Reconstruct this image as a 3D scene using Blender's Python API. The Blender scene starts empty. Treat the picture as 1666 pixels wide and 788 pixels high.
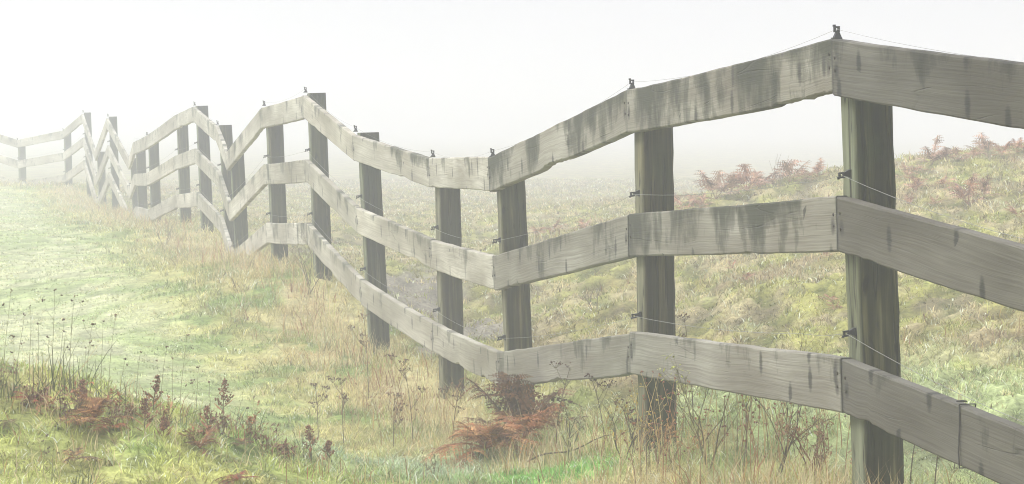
import bpy, math, random
import numpy as np
from mathutils import Vector

random.seed(7)
rng = np.random.default_rng(11)
sc = bpy.context.scene
COL = sc.collection
R = math.radians
EYE = 1.5                       # eye height of the camera above the zero plane
F = 4464.0 / 1666.0             # focal length / picture width
PITCH = math.atan((394 - 200) / 4464.0)
cp, sp = math.cos(PITCH), math.sin(PITCH)

def at(px, py, D):
    """world point that lies D metres ahead on the sight line through a picture point"""
    a = (px - 833) / 4464.0
    b = -(py - 394) / 4464.0
    dy = cp + b * sp
    dz = -sp + b * cp
    k = D / dy
    return np.array([a * k, D, EYE + dz * k])

# ------------------------------------------------------------------ noise
def _h(ix, iy, s):
    n = (ix.astype(np.int64) * 374761393 + iy.astype(np.int64) * 668265263 + s * 1442695041) & 0x7fffffff
    n = (n ^ (n >> 13)) * 1274126177 & 0x7fffffff
    n = (n ^ (n >> 16)) * 1103515245 & 0x7fffffff
    return ((n >> 4) & 0xffff) / 65535.0

def vnoise(x, y, s=0):
    ix = np.floor(x); iy = np.floor(y)
    fx = x - ix; fy = y - iy
    fx = fx * fx * (3 - 2 * fx); fy = fy * fy * (3 - 2 * fy)
    a = _h(ix, iy, s); b = _h(ix + 1, iy, s); c = _h(ix, iy + 1, s); d = _h(ix + 1, iy + 1, s)
    return (a * (1 - fx) + b * fx) * (1 - fy) + (c * (1 - fx) + d * fx) * fy

def fbm(x, y, s=0, o=3):
    v = 0; a = 0.5; t = 0
    for k in range(o):
        v = v + a * vnoise(x * 2 ** k, y * 2 ** k, s + k * 17); t += a; a *= 0.5
    return v / t

# ------------------------------------------------------------------ fence survey: px, py of rail top at joint, distance, lean, base py
P = [
    (2088, 149, 5.6, .035, None),
    (1353, 65, 8.0, .035, None),
    (1020, 147, 10.4, .015, 712),
    (794, 257, 13.0, .047, 735),
    (698, 257, 15.4, .020, 656),
    (573, 220, 17.5, .051, 578),
    (492, 156, 19.9, .034, 448),
    (425, 175, 22.1, .035, 428),
    (367, 249, 25.3, .05, 424),
    (350, 205, 27.7, .05, 415),
    (313, 174, 30.0, .04, 377),
    (282, 189, 32.3, .03, 374),
    (236, 222, 34.5, .03, 366),
    (216, 232, 37.0, .03, 358),
    (208, 259, 40.0, .03, 352),
    (173, 193, 43.0, .03, 345),
    (154, 247, 46.5, .03, 335),
    (133, 186, 50.0, .03, 322),
    (101, 213, 52.5, .02, 303),
    (27, 228, 55.0, .02, 302),
    (-48, 205, 57.0, .02, 300),
]
TOP = [at(p[0], p[1], p[2]) for p in P]
NP = len(P)
TOP.insert(0, TOP[0] + (TOP[0] - TOP[1]) * np.array([1, 1, .3])); P.insert(0, (0, 0, 3.2, .03, None)); NP += 1
TOP = np.array(TOP)
LEAN = [p[3] for p in P]
BASEZ = []
for i, p in enumerate(P):
    if p[4] is None: BASEZ.append(TOP[i][2] - 1.38)
    else: BASEZ.append(at(p[0], p[4], p[2])[2])
BASEZ = np.array(BASEZ)
SP = [.462] * 14 + [.43, .42, .42, .42, .42, .42, .42, .42, .42]
SP = SP[:NP]
# horizontal normal of the boarded (camera) side at each joint
def nrm(v): return v / np.linalg.norm(v)
NOR = []
for i in range(NP):
    a = TOP[max(i - 1, 0)]; b = TOP[min(i + 1, NP - 1)]
    d = nrm((b - a)[:2]); NOR.append(np.array([-d[1], d[0], 0]))
NOR = np.array(NOR)

# ------------------------------------------------------------------ terrain
cps = []
for i in range(NP):
    cps.append((TOP[i][0] - NOR[i][0] * .1, TOP[i][1], BASEZ[i]))
def cpt(px, py, D): cps.append(tuple(at(px, py, D)))
# bank at the left in front
for q in [(0, 612, 9.2), (-350, 600, 9.0), (250, 655, 9.5), (480, 718, 10.2), (0, 795, 8), (300, 800, 8.3), (600, 805, 9.6), (850, 800, 10.6),
          (1100, 810, 9.2), (-300, 795, 8), (1300, 830, 8.0)]: cpt(*q)
for q in [(-3, 6, .1), (0, 6, .1), (3, 6, .15), (-3, 2, 0), (0, 2, 0), (3, 2, .1), (0, -5, 0), (-5, -3, 0), (5, -3, 0), (5, 8, .45), (6, 12, .5)]: cps.append(q)
# hollow and meadow
for q in [(-4.5, 12.5, .1), (-3, 12, .05), (-2.2, 12.3, .05), (-1.2, 12, .03), (-3.5, 16, .05), (-2.5, 16, .05), (-6, 17, .08), (-1.9, 14.5, .03), (-4.5, 21, .1), (-3.2, 20, .1),
          (-7, 24, .15), (-4.5, 26, .2), (-6, 32, .22), (-11, 33, .2), (-9, 42, .1), (-15, 45, .1), (-14, 60, .1), (-9, 60, 0)]: cps.append(q)
# field beyond the fence
for q in [(1210, 640, 12), (1450, 640, 11), (1640, 760, 9.3), (1250, 505, 15), (1550, 480, 14.5), (1050, 520, 15.5), (850, 545, 17), (720, 530, 20),
          (1200, 405, 20), (1450, 355, 20), (1666, 320, 20), (1000, 435, 21), (860, 450, 23),
          (1100, 335, 25.5), (1230, 302, 26), (1350, 284, 26), (1500, 258, 26), (1666, 238, 26), (1900, 215, 26), (1000, 372, 25), (900, 385, 27),
          (1100, 345, 31), (1350, 305, 33), (1666, 262, 33), (1900, 240, 34), (640, 420, 28), (760, 400, 30), (600, 350, 40), (800, 330, 45), (1000, 330, 45), (1400, 320, 50), (1800, 300, 50),
          (560, 330, 48)]: cpt(*q)
for a in range(-60, 61, 15):
    for d in (90, 180, 400): cps.append((d * math.sin(R(a)), d * math.cos(R(a)), -.1))
for q in [(-200, -50, 0), (200, -50, 0), (0, -60, 0), (-40, 5, 0), (40, 5, .3), (-20, 15, 0.1), (25, 20, .7)]: cps.append(q)
cps = np.array(cps, float)
def _phi(dx, dy): return -np.sqrt(dx * dx + dy * dy + .35)
A = _phi(cps[:, None, 0] - cps[None, :, 0], cps[:, None, 1] - cps[None, :, 1])
nC = len(cps)
M = np.zeros((nC + 1, nC + 1)); M[:nC, :nC] = A + np.eye(nC) * .06; M[nC, :nC] = 1; M[:nC, nC] = 1
wts = np.linalg.solve(M, np.append(cps[:, 2], 0))
def H0(x, y):
    x = np.asarray(x, float); y = np.asarray(y, float)
    z = np.full(x.shape, wts[nC])
    for k in range(nC): z = z + wts[k] * _phi(x - cps[k, 0], y - cps[k, 1])
    return z
PTS = TOP[:, :2]
def fdist(x, y):
    """signed distance to the fence line: negative on the camera side"""
    x = np.asarray(x, float); y = np.asarray(y, float)
    best = np.full(x.shape, 1e9); sg = np.ones(x.shape)
    for i in range(NP - 1):
        ax, ay = PTS[i]; bx, by = PTS[i + 1]; dx, dy = bx - ax, by - ay; L2 = dx * dx + dy * dy
        t = np.clip(((x - ax) * dx + (y - ay) * dy) / L2, 0, 1)
        d = np.hypot(x - ax - t * dx, y - ay - t * dy)
        s = np.where((x - ax) * dy - (y - ay) * dx > 0, 1.0, -1.0)
        m = d < best; best = np.where(m, d, best); sg = np.where(m, s, sg)
    return best * sg
MUD = [(-.72, 21.2, .42, 2.3), (-.28, 18.2, .32, 1.3)]
def mudmask(x, y):
    m = np.zeros(np.shape(x))
    for (cx, cy, rx, ry) in MUD:
        r = np.hypot((x - cx) / rx, (y - cy) / ry) + (fbm(x * 4, y * 1.6, 5) - .5) * 1.3
        m = np.maximum(m, np.clip((1.15 - r) / .35, 0, 1))
    return m
def sstep_(x, a, b):
    t = np.clip((x - a) / (b - a), 0, 1); return t * t * (3 - 2 * t)
def H(x, y):
    z = H0(x, y)
    fd = fdist(x, y)
    near = np.clip((70 - y) / 60, 0, 1)
    field = np.clip(fd / .6, 0, 1); meadow = np.clip((-fd - .5) / .8, 0, 1) * np.clip((y - 11) / 2, 0, 1)
    z = z + near * (fbm(x * 1.1, y * 1.1, 3) - .5) * (.10 - .05 * meadow)
    z = z + near * (fbm(x * 4.5, y * 4.5, 9) - .5) * (.05 + .07 * field - .01 * meadow) + near * (sstep_(fbm(x * 7, y * 5.5, 91), .36, .6) - .5) * (.012 + .04 * field)
    z = z + near * (fbm(x * 14, y * 14, 21, 2) - .5) * (.022 + .02 * field)
    z = z + mudmask(x, y) * ((fbm(x * 6, y * 3, 33) - .5) * .14 - .03)
    return z
def hit(px, py):
    D = np.concatenate([np.arange(6.0, 30, .04), np.arange(30, 90, .3)])
    a = (px - 833) / 4464.0; b = -(py - 394) / 4464.0
    k = D / (cp + b * sp); x = a * k; z = EYE + (-sp + b * cp) * k
    g = H(x, D)
    i = np.argmax(g >= z) if (g >= z).any() else len(D) - 1
    return x[i], D[i], g[i]

# ------------------------------------------------------------------ mesh helpers
def new_mesh(name, V, Fc, mat, parent=None, uv=None, col=None, smooth=False, attr=None):
    me = bpy.data.meshes.new(name)
    me.from_pydata([tuple(v) for v in V], [], Fc)
    return finish(name, me, mat, parent, uv, col, smooth, attr)
def finish(name, me, mat, parent=None, uv=None, col=None, smooth=False, attr=None):
    mats = mat if isinstance(mat, (list, tuple)) else [mat]
    for m in mats: me.materials.append(m)
    if uv is not None:
        l = me.uv_layers.new(name='UVMap')
        vi = np.empty(len(me.loops), np.int32); me.loops.foreach_get('vertex_index', vi)
        l.data.foreach_set('uv', np.asarray(uv, np.float32)[vi].ravel())
    if col is not None:
        c = me.color_attributes.new('Col', 'FLOAT_COLOR', 'POINT')
        cc = np.ones((len(me.vertices), 4), np.float32); cc[:, :3] = col
        c.data.foreach_set('color', cc.ravel())
    if attr is not None:
        for k, v in attr.items():
            at_ = me.attributes.new(k, 'FLOAT', 'POINT'); at_.data.foreach_set('value', np.asarray(v, np.float32))
    if smooth: me.polygons.foreach_set('use_smooth', np.ones(len(me.polygons), bool))
    me.update()
    o = bpy.data.objects.new(name, me); COL.objects.link(o)
    if parent is not None: o.parent = parent
    return o
def fast_mesh(name, V, faces_flat, sizes):
    me = bpy.data.meshes.new(name)
    me.vertices.add(len(V)); me.vertices.foreach_set('co', np.asarray(V, np.float32).ravel())
    me.loops.add(len(faces_flat)); me.loops.foreach_set('vertex_index', np.asarray(faces_flat, np.int32))
    st = np.concatenate([[0], np.cumsum(sizes)[:-1]]).astype(np.int32)
    me.polygons.add(len(sizes)); me.polygons.foreach_set('loop_start', st)
    me.update(calc_edges=True)
    return me
def tag(o, label=None, cat=None, group=None, kind=None):
    if label: o['label'] = label
    if cat: o['category'] = cat
    if group: o['group'] = group
    if kind: o['kind'] = kind
    return o
def empty(name, loc=(0, 0, 0)):
    o = bpy.data.objects.new(name, None); o.location = loc; o.empty_display_size = .1; COL.objects.link(o); return o

# ------------------------------------------------------------------ materials
class NT:
    def __init__(s, name):
        s.m = bpy.data.materials.new(name); s.m.use_nodes = True; s.t = s.m.node_tree; s.t.nodes.clear()
        s.out = s.n('ShaderNodeOutputMaterial')
    def n(s, typ, **kw):
        nd = s.t.nodes.new(typ)
        for k, v in kw.items():
            if k.startswith('_'): setattr(nd, k[1:], v)
            else:
                key = int(k[1:]) if k[0] == 'i' and k[1:].isdigit() else k.replace('__', ' ')
                if hasattr(v, 'bl_idname') or isinstance(v, bpy.types.NodeSocket): s.t.links.new(v, nd.inputs[key])
                else: nd.inputs[key].default_value = v
        return nd
    def link(s, a, b): s.t.links.new(a, b)
    def math(s, op, a, b=0.0, c=None, clamp=False):
        kw = dict(_operation=op, _use_clamp=clamp, i0=a, i1=b)
        if c is not None: kw['i2'] = c
        return s.n('ShaderNodeMath', **kw).outputs[0]
    def ramp(s, fac, stops, interp='LINEAR'):
        r = s.n('ShaderNodeValToRGB'); r.color_ramp.interpolation = interp
        e = r.color_ramp.elements
        while len(e) < len(stops): e.new(.5)
        for k, (p, c) in enumerate(stops):
            e[k].position = p; e[k].color = (c, c, c, 1) if isinstance(c, (int, float)) else (*c, 1)
        s.link(fac, r.inputs[0]); return r.outputs[0]
    def mix(s, f, a, b, blend='MIX'):
        m = s.n('ShaderNodeMix', _data_type='RGBA', _blend_type=blend)
        for sock, v in ((m.inputs[0], f), (m.inputs[6], a), (m.inputs[7], b)):
            if isinstance(v, bpy.types.NodeSocket): s.link(v, sock)
            else: sock.default_value = v if isinstance(v, (int, float)) else (*v, 1)
        return m.outputs[2]
    def noise(s, vec, scale, detail=3, rough=.5, w=None, dist=0):
        kw = dict(Vector=vec, Scale=scale, Detail=detail, Roughness=rough, Distortion=dist)
        nd = s.n('ShaderNodeTexNoise', _noise_dimensions='4D' if w is not None else '3D')
        for k, v in kw.items():
            if isinstance(v, bpy.types.NodeSocket): s.link(v, nd.inputs[k])
            else: nd.inputs[k].default_value = v
        if w is not None: s.link(w, nd.inputs['W'])
        return nd.outputs[0]
    def scale(s, vec, sc_):
        return s.n('ShaderNodeMapping', Vector=vec, Scale=sc_).outputs[0]
    def bsdf(s, col, rough=.85, spec=.25, bump=None, bstr=.4, bdist=.004, trans=0):
        b = s.n('ShaderNodeBsdfPrincipled')
        for k, v in (('Base Color', col), ('Roughness', rough)):
            if isinstance(v, bpy.types.NodeSocket): s.link(v, b.inputs[k])
            else: b.inputs[k].default_value = v if isinstance(v, float) else (*v, 1)
        b.inputs['Specular IOR Level'].default_value = spec
        if bump is not None:
            bp = s.n('ShaderNodeBump', Strength=bstr, Distance=bdist, Height=bump); s.link(bp.outputs[0], b.inputs['Normal'])
        sh = b.outputs[0]
        if trans:
            t = s.n('ShaderNodeBsdfTranslucent')
            s.link(col, t.inputs[0]) if isinstance(col, bpy.types.NodeSocket) else None
            mx = s.n('ShaderNodeMixShader'); mx.inputs[0].default_value = trans
            s.link(sh, mx.inputs[1]); s.link(t.outputs[0], mx.inputs[2]); sh = mx.outputs[0]
        s.link(sh, s.out.inputs[0]); return s.m

def mat_board():
    n = NT('weathered_board_wood')
    uv = n.n('ShaderNodeTexCoord').outputs['UV']
    rnd = n.n('ShaderNodeObjectInfo').outputs['Random']
    w = n.math('MULTIPLY', rnd, 57.0)
    sep = n.n('ShaderNodeSeparateXYZ', Vector=uv); U, V = sep.outputs[0], sep.outputs[1]
    endd = n.n('ShaderNodeAttribute', _attribute_name='endd').outputs['Fac']
    top = n.n('ShaderNodeAttribute', _attribute_name='vtop').outputs['Fac']   # 0 bottom .. 1 top edge
    tone = n.n('ShaderNodeAttribute', _attribute_name='tone').outputs['Fac']
    # fine grain along the board
    warp = n.noise(n.scale(uv, (1.4, 6, 1)), 1.0, 1, .4, w)
    gv = n.n('ShaderNodeCombineXYZ', X=n.math('MULTIPLY', U, 2.4), Y=n.math('MULTIPLY_ADD', warp, 9.0, n.math('MULTIPLY', V, 170.0)), Z=w).outputs[0]
    grain = n.noise(gv, 1.0, 4, .6)
    rings = n.n('ShaderNodeTexWave', _wave_type='BANDS', _bands_direction='Y', Vector=n.n('ShaderNodeCombineXYZ', X=U, Y=n.math('MULTIPLY_ADD', n.noise(n.scale(uv, (1.6, 5, 1)), 1.0, 1, .4, w), 1.5, n.math('MULTIPLY', V, 6.0)), Z=0.0).outputs[0], Scale=2.4, Distortion=1.5, Detail=2.0).outputs[1]
    blot = n.noise(n.scale(uv, (1.3, 4, 1)), 1.0, 3, .55, w)
    base = n.ramp(blot, [(.32, (.14, .125, .092)), (.45, (.20, .182, .14)), (.58, (.27, .25, .198)), (.72, (.36, .335, .275))])
    base = n.mix(n.ramp(grain, [(.3, .65), (.58, 0.0)]), base, (.11, .092, .068))
    gmask = n.ramp(n.noise(n.scale(uv, (1.1, 2, 1)), 1.7, 2, .5, n.math('ADD', w, 9.0)), [(.45, 0.0), (.7, 1.0)])
    base = n.mix(n.math('MULTIPLY', n.ramp(rings, [(.45, 0.0), (.75, .22)]), gmask), base, (.16, .12, .085))
    # dark algae runs and patches that start at the top edge
    alg = n.n('ShaderNodeAttribute', _attribute_name='algae').outputs['Fac']
    cols_ = n.noise(n.scale(uv, (8, 3.2, 1)), 1.0, 7, .74, w, .6)
    regs = n.noise(n.scale(uv, (3.1, 2.6, 1)), 1.0, 3, .6, n.math('ADD', w, 3.0))
    reach = n.math('MULTIPLY_ADD', regs, 3.1, n.math('MULTIPLY_ADD', cols_, 1.7, -2.95))
    run = n.math('ADD', reach, n.math('MULTIPLY', top, .42))
    run = n.math('ADD', run, n.math('MULTIPLY', alg, .52))
    runm = n.ramp(run, [(.06, 0.0), (.2, .5), (.5, .97)])
    base = n.mix(n.math('MULTIPLY', runm, .92), base, n.mix(cols_, (.040, .043, .022), (.014, .016, .010)))
    # thin top edge darkening of moss
    em = n.ramp(n.math('MULTIPLY_ADD', cols_, .35, top), [(1.02, 0.0), (1.2, .75)])
    base = n.mix(n.math('MULTIPLY', em, .8), base, (.075, .085, .05))
    # bark-coloured knots: tall dark smudges
    vo = n.n('ShaderNodeTexVoronoi', _feature='F1', _voronoi_dimensions='4D', Vector=n.scale(uv, (4.2, 5.2, 1)), W=w, Scale=1.0)
    sel = n.math('GREATER_THAN', n.n('ShaderNodeSeparateColor', Color=vo.outputs['Color']).outputs[0], .5)
    vpos = n.n('ShaderNodeVectorMath', _operation='SUBTRACT', i0=n.scale(uv, (4.2, 5.2, 1)), i1=vo.outputs['Position'])
    sx = n.n('ShaderNodeSeparateXYZ', Vector=vpos.outputs[0])
    kd = n.math('ADD', n.math('POWER', n.math('MULTIPLY', sx.outputs[0], 11.0), 2.0), n.math('POWER', n.math('MULTIPLY', sx.outputs[1], 4.2), 2.0))
    kd = n.math('ADD', kd, n.math('MULTIPLY_ADD', grain, 1.4, -.7))
    kn = n.math('MULTIPLY', n.ramp(kd, [(.2, 1.0), (1.2, 0.0)]), sel)
    base = n.mix(n.math('MULTIPLY', kn, .93), base, (.045, .042, .033))
    # rust weeping from the nails at each end
    nd_ = n.math('POWER', n.math('MULTIPLY', n.math('SUBTRACT', endd, .035), 42.0), 2.0)
    nv = n.math('POWER', n.math('MULTIPLY', n.math('SUBTRACT', top, .46), 5.0), 2.0)
    ns = n.ramp(n.math('ADD', n.math('ADD', nd_, nv), n.math('MULTIPLY_ADD', cols_, 1.2, -.5)), [(.1, .85), (1.0, 0.0)])
    base = n.mix(ns, base, (.04, .036, .03))
    base = n.mix(n.ramp(endd, [(.0, .75), (.016, 0.0)]), base, (.05, .05, .04))
    # drying cracks
    cr = n.noise(n.n('ShaderNodeCombineXYZ', X=n.math('MULTIPLY', U, .55), Y=n.math('MULTIPLY_ADD', warp, .5, n.math('MULTIPLY', V, 9.0)), Z=w).outputs[0], 1.0, 2, .4)
    crm = n.ramp(n.math('ABSOLUTE', n.math('SUBTRACT', cr, .5)), [(.0, 1.0), (.006, 0.0)])
    crm = n.math('MULTIPLY', crm, n.ramp(regs, [(.5, 0.0), (.62, 1.0)]))
    base = n.mix(n.math('MULTIPLY', crm, .8), base, (.05, .045, .035))
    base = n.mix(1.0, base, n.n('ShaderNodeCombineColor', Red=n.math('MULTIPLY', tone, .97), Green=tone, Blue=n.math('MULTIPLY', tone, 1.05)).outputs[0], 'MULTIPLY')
    tint = n.ramp(rnd, [(0, (.88, .88, .85)), (.5, (1, 1, 1)), (1, (1.1, 1.09, 1.06))])
    base = n.mix(1.0, base, tint, 'MULTIPLY')
    bump = n.math('SUBTRACT', grain, n.math('MULTIPLY', crm, 1.5))
    return n.bsdf(base, .82, .3, bump, .55, .003)

def mat_post():
    n = NT('dark_treated_post_wood')
    uv = n.n('ShaderNodeTexCoord').outputs['UV']
    rnd = n.n('ShaderNodeObjectInfo').outputs['Random']; w = n.math('MULTIPLY', rnd, 31.0)
    st = n.noise(n.scale(uv, (95, 1.8, 1)), 1.0, 4, .6, w)
    st2 = n.noise(n.scale(uv, (28, 2.5, 1)), 1.0, 3, .6, w)
    bl = n.noise(n.scale(uv, (6, 3, 1)), 1.0, 3, .55, w)
    base = n.ramp(st, [(.34, (.006, .006, .003)), (.47, (.026, .024, .011)), (.55, (.056, .050, .026)), (.68, (.15, .13, .075))])
    base = n.mix(n.ramp(st2, [(.42, 0.0), (.6, .75)]), base, (.016, .015, .010))
    base = n.mix(n.ramp(bl, [(.5, 0.0), (.7, .6)]), base, (.035, .048, .022))
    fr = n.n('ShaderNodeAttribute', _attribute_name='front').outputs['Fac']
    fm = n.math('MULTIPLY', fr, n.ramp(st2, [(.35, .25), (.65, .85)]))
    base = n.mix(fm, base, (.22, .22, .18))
    # small checks along the fibre
    ck = n.noise(n.scale(uv, (60, 9, 1)), 1.0, 2, .4, w)
    cm = n.ramp(ck, [(.64, 0.0), (.70, .9)])
    ck2 = n.noise(n.scale(uv, (55, .9, 1)), 1.0, 2, .4, n.math('ADD', w, 5.0))
    cm = n.math('MAXIMUM', cm, n.ramp(n.math('ABSOLUTE', n.math('SUBTRACT', ck2, .56)), [(0.0, 1.0), (.014, 0.0)]))
    base = n.mix(cm, base, (.008, .007, .005))
    pt_ = n.ramp(rnd, [(0, (1.05, 1.0, .78)), (.5, (.85, .95, .7)), (1, (1.1, 1.15, .95))])
    base = n.mix(1.0, base, pt_, 'MULTIPLY')
    return n.bsdf(base, .85, .2, n.math('SUBTRACT', st, cm), .7, .004)

def mat_flat(name, col, rough=.5, spec=.4, var=0.0):
    n = NT(name)
    if var:
        ob = n.n('ShaderNodeTexCoord').outputs['Object']
        nz = n.noise(ob, 40.0, 3)
        c = n.mix(n.ramp(nz, [(.35, 0.0), (.65, 1.0)]), tuple(x * (1 - var) for x in col), tuple(min(1, x * (1 + var)) for x in col))
        return n.bsdf(c, rough, spec)
    return n.bsdf(col, rough, spec)

def mat_plant(name, rough=.7, trans=.3, gain=1.0):
    n = NT(name)
    c = n.n('ShaderNodeVertexColor', _layer_name='Col').outputs[0]
    pos = n.n('ShaderNodeNewGeometry').outputs['Position']
    v = n.noise(pos, 35.0, 2)
    c = n.mix(1.0, c, n.ramp(v, [(.3, .78 * gain), (.7, 1.2 * gain)]), 'MULTIPLY')
    return n.bsdf(c, rough, .25, trans=trans)

def mat_ground():
    n = NT('mossy_turf_ground')
    pos = n.n('ShaderNodeNewGeometry').outputs['Position']
    c = n.n('ShaderNodeVertexColor', _layer_name='Col').outputs[0]
    a = n.noise(pos, 9.0, 4, .6); b = n.noise(pos, 42.0, 4, .65)
    c = n.mix(1.0, c, n.ramp(a, [(.3, .7), (.7, 1.3)]), 'MULTIPLY')
    c = n.mix(1.0, c, n.ramp(b, [(.3, .6), (.7, 1.4)]), 'MULTIPLY')
    return n.bsdf(c, .95, .1, b, .9, .02)

M_BOARD = mat_board(); M_POST = mat_post()
M_BLACK = mat_flat('black_plastic', (.012, .012, .014), .45, .5, .3)
M_WIRE = mat_flat('galvanised_wire', (.20, .20, .185), .5, .4)
M_NAIL = mat_flat('rusty_nail', (.03, .022, .016), .8, .2)
M_STRAP = mat_flat('dark_strapping', (.03, .028, .026), .7, .2, .4)
M_PLANT = mat_plant('leaf_and_stalk'); M_GRASS = mat_plant('grass_blade', .75, .35)
M_GROUND = mat_ground()

# ------------------------------------------------------------------ fence
def joint(i, r):
    """front-face top point of rail r at post i"""
    dz = -SP[i] * r + (0, .006, -.004)[r] * ((i * 7) % 3 - 1)
    t = TOP[i]
    return np.array([t[0] - LEAN[i] * dz, t[1], t[2] + dz])

fence = empty('board_fence', (float(TOP[1][0]), float(TOP[1][1]), float(BASEZ[1])))
tag(fence, 'weathered grey three-rail wooden fence winding over humps into the fog', 'fence')
FL = Vector(fence.location)
def fpart(o, par=None):
    if par is None: o.parent = fence; o.location = -FL
    else: o.parent = par
    return o

BT = .038
ALG = {0: .1, 1: .12, (1, 0): .3, (1, 1): .05, 2: .72, (2, 0): 1.0, (2, 1): .85, (2, 2): .30, 3: .75, (3, 0): .8, (3, 1): .6, (3, 2): .25, 4: .12, 5: .2, 6: .15, 7: .3, 8: .3}
def board(i, r):
    j0, j1 = joint(i, r), joint(i + 1, r)
    r2 = np.random.default_rng(900 + i * 3 + r); ms = .0055 if i < 8 else .0
    j0 = j0 + np.array([0, 0, r2.uniform(-ms, ms)]) + NOR[i] * r2.uniform(0, ms * .6); j1 = j1 + np.array([0, 0, r2.uniform(-ms, ms)]) + NOR[i + 1] * r2.uniform(0, ms * .6)
    L = np.linalg.norm(j1 - j0); dirh = nrm((j1 - j0) * np.array([1, 1, 0]))
    slope = (j1[2] - j0[2]) / np.linalg.norm((j1 - j0)[:2])
    h = .162 * math.sqrt(1 + slope ** 2 * .55) * (1.0 if i < 14 else .95)
    N = 90 if i < 5 else (28 if i < 11 else 10)
    seed = i * 3 + r
    lev = [0, .03, .12, .3, .5, .7, .88, .97, 1.0]
    rs = np.random.default_rng(100 + seed)
    bow = rs.uniform(-.004, .004); sag = rs.uniform(-.006, .003)
    if i == 3: sag = -.0; bow = 0
    V = []; UV = []; E = []; VT = []
    n0, n1 = NOR[i], NOR[i + 1]
    ts = np.linspace(0, 1, N + 1); uu = rs.uniform(0, 3)
    us = ts * L
    et = (fbm(us * 5 + seed, us * 0 + seed, 40) - .5) * .006
    eb = (fbm(us * 6 + seed * 3, us * 0, 44) - .5) * .005 + np.clip(fbm(us * 2.2 + seed * 5, us * 0 + 3, 46, 2) - .66, 0, 1) * .10 * fbm(us * 22, us * 0 + seed, 48)
    gap = float(r2.uniform(.0015, .0045))
    for k, t in enumerate(ts):
        nn = nrm(n0 * (1 - t) + n1 * t)
        tt = gap / L + t * (1 - 2 * gap / L)
        p = j0 * (1 - tt) + j1 * tt + nn * bow * math.sin(math.pi * t) + np.array([0, 0, sag * math.sin(math.pi * t)])
        zt = et[k]; zb = -h + eb[k]
        lean = (LEAN[i] * (1 - t) + LEAN[i + 1] * t)
        ring = []
        for side in (0, 1):
            ls = lev if side == 0 else lev[::-1]
            for v in ls:
                z = zb + (zt - zb) * v
                inset = .004 if v in (0, 1.0) else 0
                off = (-inset if side == 0 else -BT + inset)
                q = p + nn * off + np.array([-lean * z, 0, z])
                V.append(q); UV.append((uu + t * L, v * h)); E.append(min(t, 1 - t) * L); VT.append(v)
    m = len(lev) * 2
    Fc = []
    for k in range(N):
        for a in range(m):
            b = (a + 1) % m
            Fc.append((k * m + a, k * m + b, (k + 1) * m + b, (k + 1) * m + a))
    Fc.append(tuple(range(m))[::-1]); Fc.append(tuple(N * m + a for a in range(m)))
    Vn = np.array(V)
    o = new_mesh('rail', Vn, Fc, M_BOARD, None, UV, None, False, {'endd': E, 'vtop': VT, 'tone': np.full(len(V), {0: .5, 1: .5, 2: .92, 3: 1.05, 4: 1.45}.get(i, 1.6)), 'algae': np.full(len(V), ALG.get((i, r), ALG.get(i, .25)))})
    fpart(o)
    return o, j0, j1, h

def tube(pts, rad, sides=6, V=None, Fc=None, close=True):
    V = [] if V is None else V; Fc = [] if Fc is None else Fc
    pts = [np.asarray(p, float) for p in pts]
    rads = rad if isinstance(rad, (list, tuple, np.ndarray)) else [rad] * len(pts)
    s0 = len(V)
    for k, p in enumerate(pts):
        d = nrm(pts[min(k + 1, len(pts) - 1)] - pts[max(k - 1, 0)] + 1e-9)
        a = np.cross(d, [0, 0, 1.0]);
        if np.linalg.norm(a) < .05: a = np.cross(d, [0, 1.0, 0])
        a = nrm(a); b = np.cross(d, a)
        for q in range(sides):
            th = 2 * math.pi * q / sides
            V.append(p + rads[k] * (math.cos(th) * a + math.sin(th) * b))
    for k in range(len(pts) - 1):
        for q in range(sides):
            r_ = (q + 1) % sides
            Fc.append((s0 + k * sides + q, s0 + k * sides + r_, s0 + (k + 1) * sides + r_, s0 + (k + 1) * sides + q))
    if close:
        Fc.append(tuple(s0 + q for q in range(sides))[::-1]); Fc.append(tuple(s0 + (len(pts) - 1) * sides + q for q in range(sides)))
    return V, Fc
def box(V, Fc, c, ax, ay, az, hx, hy, hz, tx=1, ty=1):
    """box with axes; +z end scaled by tx,ty"""
    s = len(V)
    for k, z in enumerate((-hz, hz)):
        fx, fy = (1, 1) if k == 0 else (tx, ty)
        for (x, y) in ((-1, -1), (1, -1), (1, 1), (-1, 1)):
            V.append(c + ax * x * hx * fx + ay * y * hy * fy + az * z)
    Fc += [(s + 3, s + 2, s + 1, s), (s + 4, s + 5, s + 6, s + 7)] + [(s + a, s + (a + 1) % 4, s + 4 + (a + 1) % 4, s + 4 + a) for a in range(4)]

def insulator(root, out, along, par, k=1.0):
    """root: foot point, out: direction it sticks out, along: wire direction"""
    out = nrm(out); along = nrm(along - out * np.dot(along, out)); side = np.cross(out, along)
    V, Fc = [], []
    box(V, Fc, root + out * .003 * k, side, along, out, .019 * k, .014 * k, .003 * k)
    box(V, Fc, root + out * .017 * k - side * .003 * k, side, along, out, .0155 * k, .011 * k, .011 * k, .42, .7)
    c = root + out * .039 * k; w = .012 * k; t = .0038 * k
    box(V, Fc, c + side * (w - t), along, out, side, .006 * k, w, t)
    box(V, Fc, c - side * (w - t), along, out, side, .006 * k, w, t)
    box(V, Fc, c + out * (w - t), side, along, out, w - 2 * t - .0003, .0058 * k, t)
    box(V, Fc, c - out * (w - t), side, along, out, w - 2 * t - .0003, .0058 * k, t)
    box(V, Fc, c + out * (w + .002 * k) + side * .010 * k, side, along, out, .005 * k, .005 * k, .004 * k)
    o = new_mesh('insulator', np.array(V), Fc, M_BLACK); fpart(o, par)
    return c

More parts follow.
